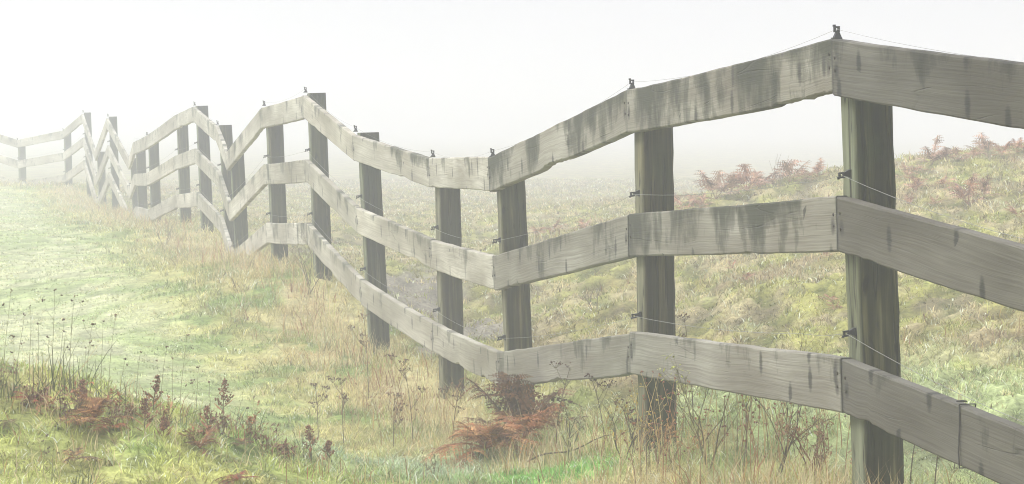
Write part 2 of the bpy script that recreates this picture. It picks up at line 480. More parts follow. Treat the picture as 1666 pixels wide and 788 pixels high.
PW = .062
wires = [[], [], []]
for i in range(NP):
    n_ = NOR[i]; t_ = np.array([-n_[1], n_[0], 0]) * -1   # along fence (away)
    t_ = np.array([n_[1], -n_[0], 0])
    extra = {1: .012, 2: -.03, 5: .012, 6: .018}.get(i - 0, .0)
    extra = [.0, .0, -.030, -.035, -.02, -.01, .018, .02, .01, .015, .01, .012, .0, .01, .02, .01, .03, .0, .03, .0, .0, 0, 0][i]
    ztop = TOP[i][2] + extra; zbot = BASEZ[i] - .45
    NS = 26 if i < 7 else 5
    V = []; UV = []; FR = []
    ch = .010
    ring = [(-PW + ch, -PW), (PW - ch, -PW), (PW, -PW + ch), (PW, PW - ch), (PW - ch, PW), (-PW + ch, PW), (-PW, PW - ch), (-PW, -PW + ch)]
    rs = np.random.default_rng(500 + i); ang = rs.uniform(-.05, .05)
    ca, sa = math.cos(ang), math.sin(ang)
    slope = rs.uniform(-.06, .06)
    for k in range(NS + 1):
        z = zbot + (ztop - zbot) * k / NS
        jog = (rs.random(16) - .5) * (.007 if i < 7 else .004)
        cx = TOP[i] - n_ * (BT + PW + .0025)
        dz = z - TOP[i][2]
        per = 0
        for q, (a, b) in enumerate(ring):     # a along fence, b = out (+ = front)
            a2, b2 = a * ca - b * sa, a * sa + b * ca
            a2 += jog[q]; b2 = min(b2 + jog[q + 8] * .5, PW + .0015)
            zz = z + (a * slope - (b + PW) * .03 if k == NS else 0)
            V.append(np.array([cx[0], cx[1], 0]) + t_ * a2 + n_ * b2 + np.array([-LEAN[i] * dz, 0, zz]))
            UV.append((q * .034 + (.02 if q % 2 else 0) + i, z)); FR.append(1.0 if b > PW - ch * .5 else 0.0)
    Fc = []
    m = 8
    for k in range(NS):
        for a in range(m):
            b = (a + 1) % m
            Fc.append((k * m + a, k * m + b, (k + 1) * m + b, (k + 1) * m + a))
    Fc.append(tuple(NS * m + a for a in range(m))); Fc.append(tuple(range(m))[::-1])
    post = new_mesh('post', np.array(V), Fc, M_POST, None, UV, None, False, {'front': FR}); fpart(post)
    # insulators: one on top, two on the front face between the rails
    k = .74
    root = TOP[i] - n_ * .026 + np.array([0, 0, max(extra, 0) + .003]) + t_ * .03
    if i not in (12, 14): pw = insulator(root, np.array([0, 0, 1.0]), t_, post, k)
    else: pw = root + np.array([0, 0, .04])
    wires[0].append(pw)
    for w_, fr in ((1, .845), (2, .845)):
        z = -SP[i] * (w_ - 1) - SP[i] * fr
        root = np.array([TOP[i][0] - LEAN[i] * z, TOP[i][1], TOP[i][2] + z]) - n_ * (BT + .003) - t_ * .015
        wires[w_].append(insulator(root, n_ + np.array([0, 0, -.12]), t_, post, k))
for w_ in range(3):
    pts = []
    for i in range(NP - 1):
        a, b = wires[w_][i], wires[w_][i + 1]
        for k in range(12):
            t = k / 12; p = a * (1 - t) + b * t
            p = p + np.array([0, 0, -4 * t * (1 - t) * (.035 if w_ == 0 else .05 if i == 1 else .022)])
            if w_ and k in (1, 2): p = p + np.array([0, 0, -.006 * (k == 1)])
            pts.append(p)
    V, Fc = tube(pts, .00045 if w_ == 0 else .0008, 5)
    o = new_mesh('wire', np.array(V), Fc, M_WIRE, smooth=True); fpart(o)

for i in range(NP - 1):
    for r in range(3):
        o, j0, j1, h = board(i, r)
        # nail heads, two at each end
        if i < 6:
            for (j, jn, s, nn) in ((j0, j1, 1, NOR[i]), (j1, j0, -1, NOR[i + 1])):
                d = nrm((jn - j)); ln = LEAN[i if s == 1 else i + 1]
                for fv in (.30, .56):
                    z = -h * fv + random.uniform(-.006, .006)
                    c = j + d * (.028 + random.uniform(-.004, .004)) + np.array([-ln * z, 0, z])
                    V, Fc = tube([c - nn * .004, c + nn * .0022], .0045, 7)
                    q = new_mesh('nail', np.array(V), Fc, M_NAIL); q.parent = o
# the splice on the lowest rail of the nearest bay: a strap wrapped around the board
j0, j1 = joint(1, 2), joint(2, 2)
def strap_at(px, i, r, par):
    a, b = joint(i, r), joint(i + 1, r)
    best = min(np.linspace(0, 1, 400), key=lambda t: abs(833 + 4464 * ((a * (1 - t) + b * t)[0] / (a * (1 - t) + b * t)[1]) - px))
    t = best; p = a * (1 - t) + b * t; d = nrm(b - a); nn = NOR[i]; nn = nrm(nn * (1 - t) + NOR[i + 1] * t)
    h = .158; V, Fc = [], []; bb = .0
    loop = []
    out = .0045 + .014
    dv = np.array([0, 0, 1.0])
    for (o_, z) in ((bb + .003, .006), (bb + .004, -.05), (bb + .004, -.12), (bb + .003, -h - .004), (bb - BT - .004, -h - .004), (bb - BT - .004, .006), (bb + .003, .006)):
        loop.append(p + nn * o_ + dv * z + d * (.003 * math.sin(z * 40)))
    for k in range(len(loop) - 1):
        a_, b_ = loop[k], loop[k + 1]; ax = nrm(b_ - a_); 
        o3 = nrm(np.cross(ax, d)); c = (a_ + b_) / 2
        box(V, Fc, c, d, o3, ax, .0028, .0010, np.linalg.norm(b_ - a_) / 2 + .001)
    # knot on the top edge
    tube([p + nn * .01 + dv * .014 + d * .003, p - nn * .012 + dv * .013 + d * .010, p - nn * .026 + dv * .010 + d * .02], [.002, .003, .002], 6, V, Fc)
    q = new_mesh('strap', np.array(V), Fc, M_STRAP); q.parent = par
    return q
rails = {}
k = 0
for o in fence.children:
    if o.name.startswith('rail'):
        rails[(k // 3, k % 3)] = o; k += 1
strap_at(1566, 1, 2, rails[(1, 2)])

# ------------------------------------------------------------------ colours of the cover
C_GREEN = np.array((.20, .27, .075)); C_MOSS = np.array((.44, .44, .15)); C_STRAW = np.array((.60, .50, .30)); C_PALE = np.array((.50, .52, .30))
C_VIV = np.array((.20, .42, .09)); C_RED = np.array((.23, .08, .05)); C_BROWN = np.array((.15, .10, .06)); C_OCH = np.array((.42, .27, .11)); C_MUD = np.array((.22, .20, .155))
def mixc(a, b, t): return a * (1 - t[:, None]) + b * t[:, None]
def sstep(x, a, b): t = np.clip((x - a) / (b - a), 0, 1); return t * t * (3 - 2 * t)
def cover(x, y):
    """colour, blade height, straw share of the ground cover"""
    fd = fdist(x, y); n1 = fbm(x * 1.3, y * .9, 61); n2 = fbm(x * 4, y * 3, 67); n3 = fbm(x * 11, y * 9, 71, 2)
    c = mixc(C_GREEN[None], C_MOSS[None], sstep(n2, .3, .62))
    meadow = sstep(-fd, .6, 1.5) * sstep(y, 10.8, 12.5)
    bank = sstep(-fd, .3, 1.0) * sstep(-y, -12.0, -10.8)
    field = sstep(fd, .35, 1.0)
    strip = np.clip(1 - np.abs(fd + .12) / .85, 0, 1) * (y < 60)
    c = c * (1 - meadow[:, None]) + meadow[:, None] * mixc(C_PALE[None] * np.array([.72, .82, .62]), C_PALE[None], sstep(n2 * .6 + n1 * .4, .38, .6))
    c = c * (1 + .25 * bank[:, None])
    c = mixc(c, C_MOSS[None] * 1.0, bank * sstep(n1, .5, .6) * .7)
    c = mixc(c, C_GREEN[None] * 1.2, bank * sstep(n1, .52, .36) * .6)
    fc = mixc(C_MOSS[None] * np.array([1.12, 1.08, 1.2]), C_STRAW[None] * np.array([.98, 1, 1.1]), sstep(n2, .44, .6)); fc = mixc(fc, C_GREEN[None] * 1.1, sstep(n3, .55, .72) * .5)
    fc = mixc(fc, np.array((.30, .19, .13))[None], sstep(n1, .58, .7) * .4)
    c = c * (1 - field[:, None]) + field[:, None] * fc
    c = c * (1 - np.array((.30, .29, .42))[None] * field[:, None])
    c = mixc(c, C_STRAW[None] * .9, strip * sstep(n2, .3, .55) * .75)
    c = mixc(c, C_OCH[None], strip * sstep(n3, .5, .7) * .6)
    pg = np.exp(-((fd - 1.1) / .75) ** 2) * (fd > 0) * sstep(-y, -14.0, -11.5)
    c = mixc(c, np.array((.42, .50, .24))[None], np.clip(pg * 1.2, 0, .85))
    # vivid patch of fresh grass and the dewy pale grass in front of the lowest rail
    vv = np.exp(-(((x - .18) / .26) ** 2 + ((y - 10.25) / .42) ** 2)); vv2 = np.exp(-(((x + .5) / .5) ** 2 + ((y - 10.8) / .8) ** 2))
    c = mixc(c, np.array((.38, .47, .31))[None], np.clip(vv2 * 1.1, 0, .8))
    c = mixc(c, C_VIV[None], np.clip(vv * 1.6, 0, .92))
    strip = strip * (1 - np.clip(vv * 1.4 + vv2 * .8, 0, 1))
    h = .017 + .013 * n2 + .006 * bank * n1 - .012 * meadow + strip * (.02 + .04 * n3)
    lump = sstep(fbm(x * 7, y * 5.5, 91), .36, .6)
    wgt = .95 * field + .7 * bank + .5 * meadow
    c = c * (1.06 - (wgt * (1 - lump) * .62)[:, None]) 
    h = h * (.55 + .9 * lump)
    return c, h, strip, field, meadow, bank

# ground sheet
rows = np.concatenate([np.linspace(-60, 4, 26), 4 + np.arange(1, 40) * .05, 6 * np.exp(np.arange(1, 900) * .0054)])
rows = rows[rows < 620]; rows = np.append(rows, 700)
tt = np.linspace(-1, 1, 470); tx = .22 * tt + .78 * tt ** 3
half = 9 + .9 * np.clip(rows, 0, None) + np.where(rows < 0, 40, 0)
GX = half[:, None] * tx[None, :]; GY = np.repeat(rows[:, None], len(tt), 1)
gx, gy = GX.ravel(), GY.ravel()
gz = H(gx, gy)
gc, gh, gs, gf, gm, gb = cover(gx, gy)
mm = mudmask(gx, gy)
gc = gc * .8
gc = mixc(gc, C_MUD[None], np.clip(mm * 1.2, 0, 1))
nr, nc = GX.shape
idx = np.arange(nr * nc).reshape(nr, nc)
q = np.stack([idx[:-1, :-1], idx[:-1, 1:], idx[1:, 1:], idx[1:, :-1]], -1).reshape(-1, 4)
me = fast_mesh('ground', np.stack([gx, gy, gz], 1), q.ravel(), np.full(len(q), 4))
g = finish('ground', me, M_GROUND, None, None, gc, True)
tag(g, 'hummocky mossy meadow ground fading into fog', None, None, 'structure')

# ------------------------------------------------------------------ grass
def blades(name, x, y, h, w, col, lean, label, cat, zoff=-.006):
    n = len(x)
    z = H(x, y) + zoff
    az = rng.uniform(0, 2 * math.pi, n); dx, dy = np.cos(az), np.sin(az)
    fx, fy = -dy, dx
    fa = rng.uniform(0, math.pi, n) ; wx, wy = np.cos(fa), np.sin(fa)
    ln = lean * h
    V = np.zeros((n, 5, 3), np.float32)
    V[:, 0] = np.stack([x - wx * w * .5, y - wy * w * .5, z], 1)
    V[:, 1] = np.stack([x + wx * w * .5, y + wy * w * .5, z], 1)
    mx, my, mz = x + dx * ln * .35, y + dy * ln * .35, z + h * .6
    V[:, 2] = np.stack([mx + wx * w * .4, my + wy * w * .4, mz], 1)
    V[:, 3] = np.stack([mx - wx * w * .4, my - wy * w * .4, mz], 1)
    V[:, 4] = np.stack([x + dx * ln, y + dy * ln, z + h * np.where(lean > 1, .75, 1.0)], 1)
    b = np.arange(n, dtype=np.int32)[:, None] * 5
    fl = np.concatenate([b + np.array([[0, 1, 2, 3]]), b + np.array([[3, 2, 4]])], 1).ravel()
    sz = np.tile([4, 3], n)
    me = fast_mesh(name, V.reshape(-1, 3), fl, sz)
    cc = np.repeat(col, 5, 0)
    o = finish(name, me, M_GRASS, None, None, cc, False)
    tag(o, label, cat, None, 'stuff'); return o

def scatter(n, d0, d1, margin=.9):
    D = np.exp(rng.uniform(math.log(d0), math.log(d1), n))
    hw = .19 * D + margin
    u = rng.uniform(-1, 1, n)
    keep = rng.uniform(0, 1, n) < hw / (.19 * D + margin).max() * 2.2 * (10 / D)   # screen-even density
    X = u * hw
    return X, D
NT_ = 78000
tX, tY = scatter(NT_, 6.6, 75)
keep = rng.uniform(0, 1, NT_) > mudmask(tX, tY) * .6
tX, tY = tX[keep], tY[keep]
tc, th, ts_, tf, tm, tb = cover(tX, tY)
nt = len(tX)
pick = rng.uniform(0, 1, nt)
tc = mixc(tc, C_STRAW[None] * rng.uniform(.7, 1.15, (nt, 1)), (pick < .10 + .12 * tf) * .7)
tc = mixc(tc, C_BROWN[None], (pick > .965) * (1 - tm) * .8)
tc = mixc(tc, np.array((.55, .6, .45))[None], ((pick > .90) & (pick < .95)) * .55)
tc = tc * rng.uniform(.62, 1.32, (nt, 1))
K = 9
far = 1 + np.clip((tY - 11) / 13, 0, 4)
bx = np.repeat(tX, K) + rng.normal(0, .016, nt * K) * np.repeat(far, K)
by = np.repeat(tY, K) + rng.normal(0, .016, nt * K) * np.repeat(far, K)
bh = np.repeat(th, K) * rng.uniform(.5, 1.35, nt * K) * np.repeat(1 + (far - 1) * .22, K)
bw = rng.uniform(.0028, .006, nt * K) * np.repeat(1 - .5 * ts_, K) * np.repeat(far, K)
bc = np.repeat(tc, K, 0) * rng.uniform(.7, 1.3, (nt * K, 1))
fl_ = rng.uniform(0, 1, nt * K) > .955
bc[fl_] = np.array((.72, .76, .62))  # pale flecks: white dew glints painted into the colour of some blades
bc = np.clip(bc, 0, .8)
bl = rng.uniform(.3, 1.9, nt * K)
blades('grass', bx, by, bh, bw, bc, bl, 'short yellow-green moss and grass covering the ground', 'grass')

# taller dry grass along the fence foot and on the bank
def dry(n, d0, d1, fn):
    X, Y = scatter(n, d0, d1, .7)
    p = fn(X, Y); k = rng.uniform(0, 1, n) < p
    return X[k], Y[k]
def pstrip(x, y):
    fd = fdist(x, y); n = fbm(x * 1.6, y * 1.1, 81)
    s = np.exp(-((fd + .12) / .33) ** 2) * sstep(n, .25, .55)
    px_ = np.zeros(np.shape(x))
    for i in range(1, 10):
        c_ = TOP[i] - NOR[i] * .1; px_ = np.maximum(px_, np.exp(-((x - c_[0] + .04) ** 2 + (y - c_[1] + .05) ** 2) / .02))
    s = np.maximum(s, px_)
    s = s * (1 - .9 * np.exp(-(((x - .18) / .3) ** 2 + ((y - 10.25) / .5) ** 2)))
    bk = .5 * sstep(-fd, .4, 1) * sstep(-y, -11.0, -10) * np.maximum(.5 * sstep(fbm(x * 2, y * 2, 83), .5, .62), np.exp(-((y - 9.1) / .45) ** 2) * sstep(fbm(x * 3, y * 3, 84), .35, .5))
    rg = .22 * sstep(fd, 1, 2) * sstep(fbm(x * 1.3, y * .9, 61), .56, .68)
    return np.clip(s + bk + rg, 0, 1) * (1 - mudmask(x, y))
dX, dY = dry(30000, 6.8, 48, pstrip)
nd = len(dX)
dfd = fdist(dX, dY)
DK = 4
dx_ = np.repeat(dX, DK) + rng.normal(0, .025, nd * DK); dy_ = np.repeat(dY, DK) + rng.normal(0, .025, nd * DK)
on = np.repeat(np.exp(-((dfd + .1) / .4) ** 2), DK)
dh = rng.uniform(.04, .11, nd * DK) + on * rng.uniform(0, .15, nd * DK) * np.repeat(.4 + fbm(dX * 2, dY * 2, 85), DK)
nrC = np.repeat(fbm(dX * 1.7, dY * 1.2, 87), DK)
pk = rng.uniform(0, 1, nd * DK) + (nrC - .5) * 1.2
dc = np.where((pk < .5)[:, None], C_STRAW[None], np.where((pk < .70)[:, None], C_OCH[None], np.where((pk < .92)[:, None], C_MOSS[None], np.array((.30, .13, .07))[None])))
dc = dc * rng.uniform(.65, 1.25, (nd * DK, 1))
dw = rng.uniform(.0018, .0036, nd * DK) * np.clip(np.repeat(dY, DK) / 11, 1, 3)
blades('dry_grass', dx_, dy_, dh, dw, dc, rng.uniform(.05, .75, nd * DK), 'straw and rust coloured dry grass growing along the foot of the fence', 'grass')

# ------------------------------------------------------------------ plants
class PB:
    """collects coloured geometry for one plant"""
    def __init__(s): s.V = []; s.F = []; s.C = []
    def col(s, c):
        while len(s.C) < len(s.V): s.C.append(c)
    def stem(s, pts, r0, r1, c, sides=3):
        rads = np.linspace(r0, r1, len(pts)); tube(pts, rads, sides, s.V, s.F, False); s.col(c)
    def leaf(s, a, b, w, c, up=None):
        a = np.asarray(a, float); b = np.asarray(b, float); d = b - a
        sd = np.cross(d, up if up is not None else [0, 0, 1.0]); l = np.linalg.norm(sd)
        sd = sd / l if l > 1e-6 else np.array([1.0, 0, 0])
        i = len(s.V); m = a + d * .45
        s.V += [a, m + sd * w, b, m - sd * w]; s.F.append((i, i + 1, i + 2, i + 3)); s.col(c)
    def bead(s, c0, r, c, st=1.0):
        i = len(s.V); c0 = np.asarray(c0, float)
        for v in ((1, 0, 0), (0, 1, 0), (-1, 0, 0), (0, -1, 0), (0, 0, st), (0, 0, -st)): s.V.append(c0 + np.array(v) * r * random.uniform(.7, 1.2))
        s.F += [(i + a, i + (a + 1) % 4, i + 4) for a in range(4)] + [(i + (a + 1) % 4, i + a, i + 5) for a in range(4)]
        s.col(c)
    def make(s, name, parent=None):
        return new_mesh(name, np.array(s.V), s.F, M_PLANT, parent, None, np.array(s.C), False)

def jc(c, v=.25):
    k = random.uniform(1 - v, 1 + v); return tuple(x * k for x in c)
RUST = (.27, .13, .06); RUSTL = (.44, .25, .11); BRN = (.13, .075, .05); DGRN = (.09, .115, .05); STR = (.44, .36, .20); PURP = (.26, .12, .09); OLIVE = (.16, .17, .07)

def arc(az, L, rise, droop, n=10):
    pts = []; 
    for k in range(n + 1):
        t = k / n
        r = L * (t * math.cos(rise)) ; z = L * (t * math.sin(rise) - droop * t * t)
        pts.append(np.array([math.cos(az) * r, math.sin(az) * r, z]))
    return pts
def frond(L, az, rise, droop, c1, c2, fine=True, curl=.5):
    pb = PB(); n = 15 if fine else 9
    pts = arc(az, L, rise, droop, n)
    sw = random.uniform(-.12, .12)
    for k, p in enumerate(pts): p += np.array([-math.sin(az), math.cos(az), 0]) * sw * L * (k / n) ** 2
    pb.stem(pts, .004 * L / .4, .0012, jc(c1, .1), 3)
    for k in range(3, n + 1):
        t = k / n; p = pts[k]; d = nrm(pts[k] - pts[k - 1])
        s = nrm(np.cross(d, [0, 0, 1.0])); up = np.cross(s, d)
        pl = L * .36 * math.sin(math.pi * min(1, (1 - t) * .78 + .13)) * random.uniform(.75, 1.1)
        for sg in (-1, 1):
            dirp = nrm(s * sg + d * .45 + up * random.uniform(-curl, curl * .3))
            c = jc(c1 if random.random() < .55 else c2, .55)
            if random.random() < .07: continue
            m = 6 if fine else 4
            prev = p
            for q in range(1, m + 1):
                tq = q / m
                a = p + dirp * pl * tq + np.array([0, 0, -1]) * pl * curl * .5 * tq * tq
                wl = pl * (.22 if fine else .34) * (1 - tq * .75)
                s2 = nrm(np.cross(dirp, up)) 
                pb.leaf(prev, a, wl * .28, c, up)
                pb.leaf(prev, prev + (s2 + dirp * .5) * wl + up * random.uniform(-.35, .2) * wl, wl * .32, jc(c, .2), up)
                pb.leaf(prev, prev + (-s2 + dirp * .5) * wl + up * random.uniform(-.35, .2) * wl, wl * .32, jc(c, .2), up)
                prev = a
    return pb
def fern(loc, L, n, label, c1=RUST, c2=RUSTL, rise=(25, 65), droop=.5, group=None, fine=True, azr=(0, 360)):
    root = empty('dead_fern', tuple(map(float, loc)))
    tag(root, label, 'fern', group)
    for k in range(n):
        az = R(random.uniform(*azr)) if azr != (0, 360) else 2 * math.pi * (k + random.uniform(-.35, .35)) / n
        pb = frond(L * random.uniform(.65, 1.1), az, R(random.uniform(*rise)), droop * random.uniform(.6, 1.2), c1, c2, fine)
        pb.make('frond', root)
    return root
def rush(loc, h, n, label, c=DGRN, spread=.35, group=None, rad=.03):
    pb = PB()
    for k in range(n):
        az = random.uniform(0, 6.28); l = abs(random.gauss(0, spread * 1.5)); hh = h * random.uniform(.3, 1.0) / math.sqrt(1 + l * l * .5)
        b = np.array([random.gauss(0, rad * 1.4), random.gauss(0, rad), -.02])
        pts = [b + np.array([math.cos(az) * l * hh * t ** 1.7, math.sin(az) * l * hh * t ** 1.7, hh * t]) for t in (0, .3, .55, .8, 1)]
        cc = jc(c if random.random() < .65 else (OLIVE if random.random() < .6 else STR), .4)
        pb.stem(pts, .0019, .0005, cc, 3)
    o = pb.make('rush_tuft'); o.location = tuple(map(float, loc)); tag(o, label, 'rush', group); return o
def stalk(loc, h, label, kind='seed', lean=(0, 0), c=(.14, .12, .07), head=BRN, group=None, br=3, r=.0024):
    """thin stalk: stem part and one seed-head part"""
    root = empty({'seed': 'seed_stalk', 'dock': 'dock_plant', 'umbel': 'umbel_weed'}[kind], tuple(map(float, loc)))
    tag(root, label, {'seed': 'seed stalk', 'dock': 'dock', 'umbel': 'weed'}[kind], group)
    pb = PB(); hd = PB(); heads = [hd]
    wob = random.uniform(-.015, .015)
    def pt(t): return np.array([lean[0] * h * t * t + wob * h * math.sin(t * 5), lean[1] * h * t * t, h * t - .02])
    pts = [pt(t) for t in np.linspace(0, 1, 9)]
    pb.stem(pts, r, r * .4, jc(c, .15), 4)
    def blob(p, s, n):
        for _ in range(n): heads[-1].bead(p + np.array([random.gauss(0, s), random.gauss(0, s), random.gauss(0, s * .7)]), random.uniform(.0018, .0042), jc(head, .5))
    if kind == 'seed':
        blob(pts[-1], .003, 3)
        for k in range(br):
            t = random.uniform(.35, .9); a = pt(t); az = random.choice((0, math.pi)) + random.uniform(-.7, .7); l = h * random.uniform(.08, .22)
            e = a + np.array([math.cos(az) * l * .5, math.sin(az) * l * .5, l])
            pb.stem([a, (a + e) / 2 + np.array([math.cos(az) * l * .1, 0, -l * .05]), e], r * .5, r * .25, jc(c, .15), 3); blob(e, .003, 3)
    elif kind == 'dock':
        for t in np.linspace(.66, 1, 14):
            blob(pt(t), .002 + .006 * math.sin(math.pi * (t - .6) / .42), 9)
        for t in np.linspace(.15, .5, 5):
            a = pt(t); az = random.uniform(0, 6.28); e = a + np.array([math.cos(az) * .05, math.sin(az) * .05, .03]); pb.leaf(a, e, .006, jc(RUST))
        for k in range(2):
            t = random.uniform(.35, .5); a = pt(t); az = random.uniform(0, 6.28); e = a + np.array([math.cos(az) * .03, math.sin(az) * .03, h * .22])
            pb.stem([a, (a + e) / 2 + np.array([math.cos(az) * .01, 0, 0]), e], r * .5, r * .3, c, 3)
            for s_ in np.linspace(.4, 1, 6): blob(a * (1 - s_) + e * s_, .004, 4)
    else:
        tops = [(1.0, 0, .0)]
        for k in range(br): tops.append((random.uniform(.45, .85), random.uniform(0, 6.28), random.uniform(.1, .26)))
        for (t, az, l) in tops:
            a = pt(t); l2 = l * h
            e = a + np.array([math.cos(az) * l2 * .7, math.sin(az) * l2 * .5, l2]) if l else a
            if l: pb.stem([a, (a + e) / 2 + np.array([math.cos(az), math.sin(az), 0]) * l2 * .08, e], r * .6, r * .35, jc(c, .15), 3)
            hd = PB(); heads.append(hd)
            for q in range(9):
                az2 = random.uniform(0, 6.28); s = random.uniform(.012, .03)
                f = e + np.array([math.cos(az2) * s, math.sin(az2) * s, random.uniform(.005, .02)])
                pb.stem([e - np.array([0, 0, .012]), f], r * .25, r * .2, c, 3); blob(f, .003, 3)
    pb.make('stem', root)
    for hd in heads:
        if hd.V: hd.make('seed_cluster', root)
    return root
def twigs(loc, h, label, c=(.12, .09, .06), n=3, depth=3, leafc=None, spread=.5, r=.004, name='bare_shrub', cat='shrub', group=None):
    pb = PB(); lf = PB()
    def grow(p, d, l, rr, dep):
        pts = [p]; q = p; dd = d
        for k in range(4):
            dd = nrm(dd + np.array([random.gauss(0, .12), random.gauss(0, .12), random.gauss(0.03, .06)])); q = q + dd * l / 4; pts.append(q)
        pb.stem(pts, rr, rr * .55, jc(c, .2), 4 if rr > .003 else 3)
        if leafc is not None:
            for k in range(3):
                b = pts[random.randint(2, 4)]; e = b + np.array([random.gauss(0, .014), random.gauss(0, .014), random.gauss(0, .009)]); lf.leaf(b, e, .004, jc(leafc, .4))
        if dep > 0:
            for k in range(random.randint(2, 3)):
                b = pts[random.randint(2, 4)]
                nd_ = nrm(dd + np.array([random.gauss(0, spread), random.gauss(0, spread * .7), random.gauss(.1, .15)]))
                grow(b, nd_, l * random.uniform(.5, .8), rr * .55, dep - 1)
    for k in range(n):
        grow(np.array([random.gauss(0, .015), random.gauss(0, .015), -.03]), nrm(np.array([random.gauss(0, spread * .4), random.gauss(0, spread * .3), 1.0])), h * .5, r, depth)
    if leafc is not None:
        root = empty(name, tuple(map(float, loc))); tag(root, label, cat, group); pb.make('stem', root); lf.make('foliage', root); return root
    o = pb.make(name); o.location = tuple(map(float, loc)); tag(o, label, cat, group); return o
def hpx(loc, px): return px / 4464.0 * loc[1]

# --- ferns in front
for (px, py, hp, n, lab, c1, c2, ri) in [
    (152, 702, 62, 9, 'large rust red dead fern on the bank right of the tall green rushes', RUST, RUSTL, (25, 80)),
    (185, 706, 34, 6, 'orange brown dead fern drooping at the right edge of the large rust fern', (.34, .12, .06), RUSTL, (5, 40)),
    (52, 664, 34, 6, 'small bright red dead fern left of the tall green rushes', (.33, .08, .05), RUST, (10, 50)),
    (325, 738, 44, 7, 'rust brown dead fern on the bank below the double-headed dock', RUST, BRN, (15, 65)),
    (447, 738, 26, 5, 'low reddish dead fern at the right end of the bank', RUST, BRN, (10, 45)),
    (392, 738, 22, 5, 'tiny brown dead fern between the two middle bank ferns', BRN, RUST, (10, 45)),
    (385, 792, 34, 6, 'dark red dead fern cut off by the bottom edge of the picture', (.26, .07, .045), BRN, (10, 50)),
    (125, 758, 34, 5, 'brown dead fern above the rush tuft at the bottom left', BRN, RUSTL, (20, 60)),
    (12, 700, 20, 4, 'flat dark brown dead fern at the left edge of the picture', BRN, BRN, (5, 30)),
]:
    L = hit(px, py); fern((L[0], L[1], L[2] + .015), hpx(L, hp) * 1.35, n + 3, lab, c1, c2, ri)
L = hit(790, 742); fern((L[0], L[1] - .1, L[2] + .04), .36, 18, 'low mound of orange red dead fern at the foot of the fence', (.31, .135, .055), (.42, .24, .11), (15, 60), .5)
L = hit(850, 735); fern((L[0], L[1] - .1, L[2] + .05), .34, 10, 'orange red dead fern leaning on the right of the low fern mound', (.30, .12, .05), (.38, .19, .09), (15, 60), .5)
L = hit(845, 722); fern((L[0], L[1], L[2]), .46, 10, 'tall dark brown dead fern against the lowest rail of the fence', (.12, .065, .035), (.21, .10, .05), (35, 80), .45)

# --- rushes
for (px, py, hp, n, lab, sp_) in [
    (105, 640, 105, 46, 'tallest dark green rush tuft on the left bank', .28),
    (18, 652, 62, 40, 'dense short rush tuft at the left edge of the picture', .45),
    (58, 648, 48, 26, 'low rush tuft between the two leftmost tufts', .45),
    (182, 655, 62, 22, 'open rush tuft right of the large rust fern', .5),
    (265, 690, 60, 16, 'sparse rush tuft beside the tall single-headed dock', .5),
    (405, 700, 60, 12, 'sparse slanting rush tuft at the right end of the bank', .45),
    (118, 800, 78, 26, 'dark rush tuft at the bottom left of the picture', .35),
    (500, 750, 62, 12, 'thin rush tuft with reddish stems right of the bank', .35),
]:
    L = hit(px, py); rush(L, hpx(L, hp), n, lab, DGRN, sp_)
# --- docks
for (px, py, hp, lab) in [
    (250, 668, 66, 'tall dock with a single brown seed spike on the bank'),
    (362, 700, 88, 'double-headed rust dock standing highest above the right of the bank'),
    (338, 706, 52, 'short dock close left of the double-headed dock'),
    (236, 705, 66, 'dark dock with a ragged head below the single-spiked dock'),
    (130, 662, 52, 'brown dock rising from behind the large rust fern'),
    (505, 748, 64, 'red dock standing apart at the right of the bank'),
    (266, 712, 42, 'small dark dock near the middle of the bank'),
    (532, 756, 42, 'short red dock rightmost of all docks'),
]:
    L = hit(px, py); stalk(L, hpx(L, hp), lab, 'dock', (random.uniform(-.12, .15), 0), (.17, .14, .08), (.26, .13, .08), None)
# --- thin seed stalks on the left bank: nothing tells them apart
for k, (px, ty, by_) in enumerate([(92, 466, 640), (15, 466, 650), (2, 470, 645), (38, 502, 648), (127, 480, 650), (70, 516, 650), (150, 520, 660), (186, 506, 655), (148, 560, 668), (265, 555, 690), (303, 538, 700),
    (231, 562, 675), (58, 492, 655), (105, 512, 655), (175, 514, 660), (290, 574, 690), (28, 540, 650), (84, 540, 655), (205, 575, 672), (325, 590, 700), (350, 612, 706), (118, 470, 648), (420, 640, 720), (460, 690, 745), (75, 700, 790), (90, 690, 795), (415, 655, 735)]):
    L = hit(px - random.uniform(4, 14), by_)
    stalk(L, hpx(L, by_ - ty), 'thin upright seed stalk with dark dots for heads on the left bank', 'seed', (random.uniform(-.03, .12), 0), (.22, .21, .12), (.15, .1, .07), 'thin seed stalks on the left bank', random.randint(0, 2), .0011)
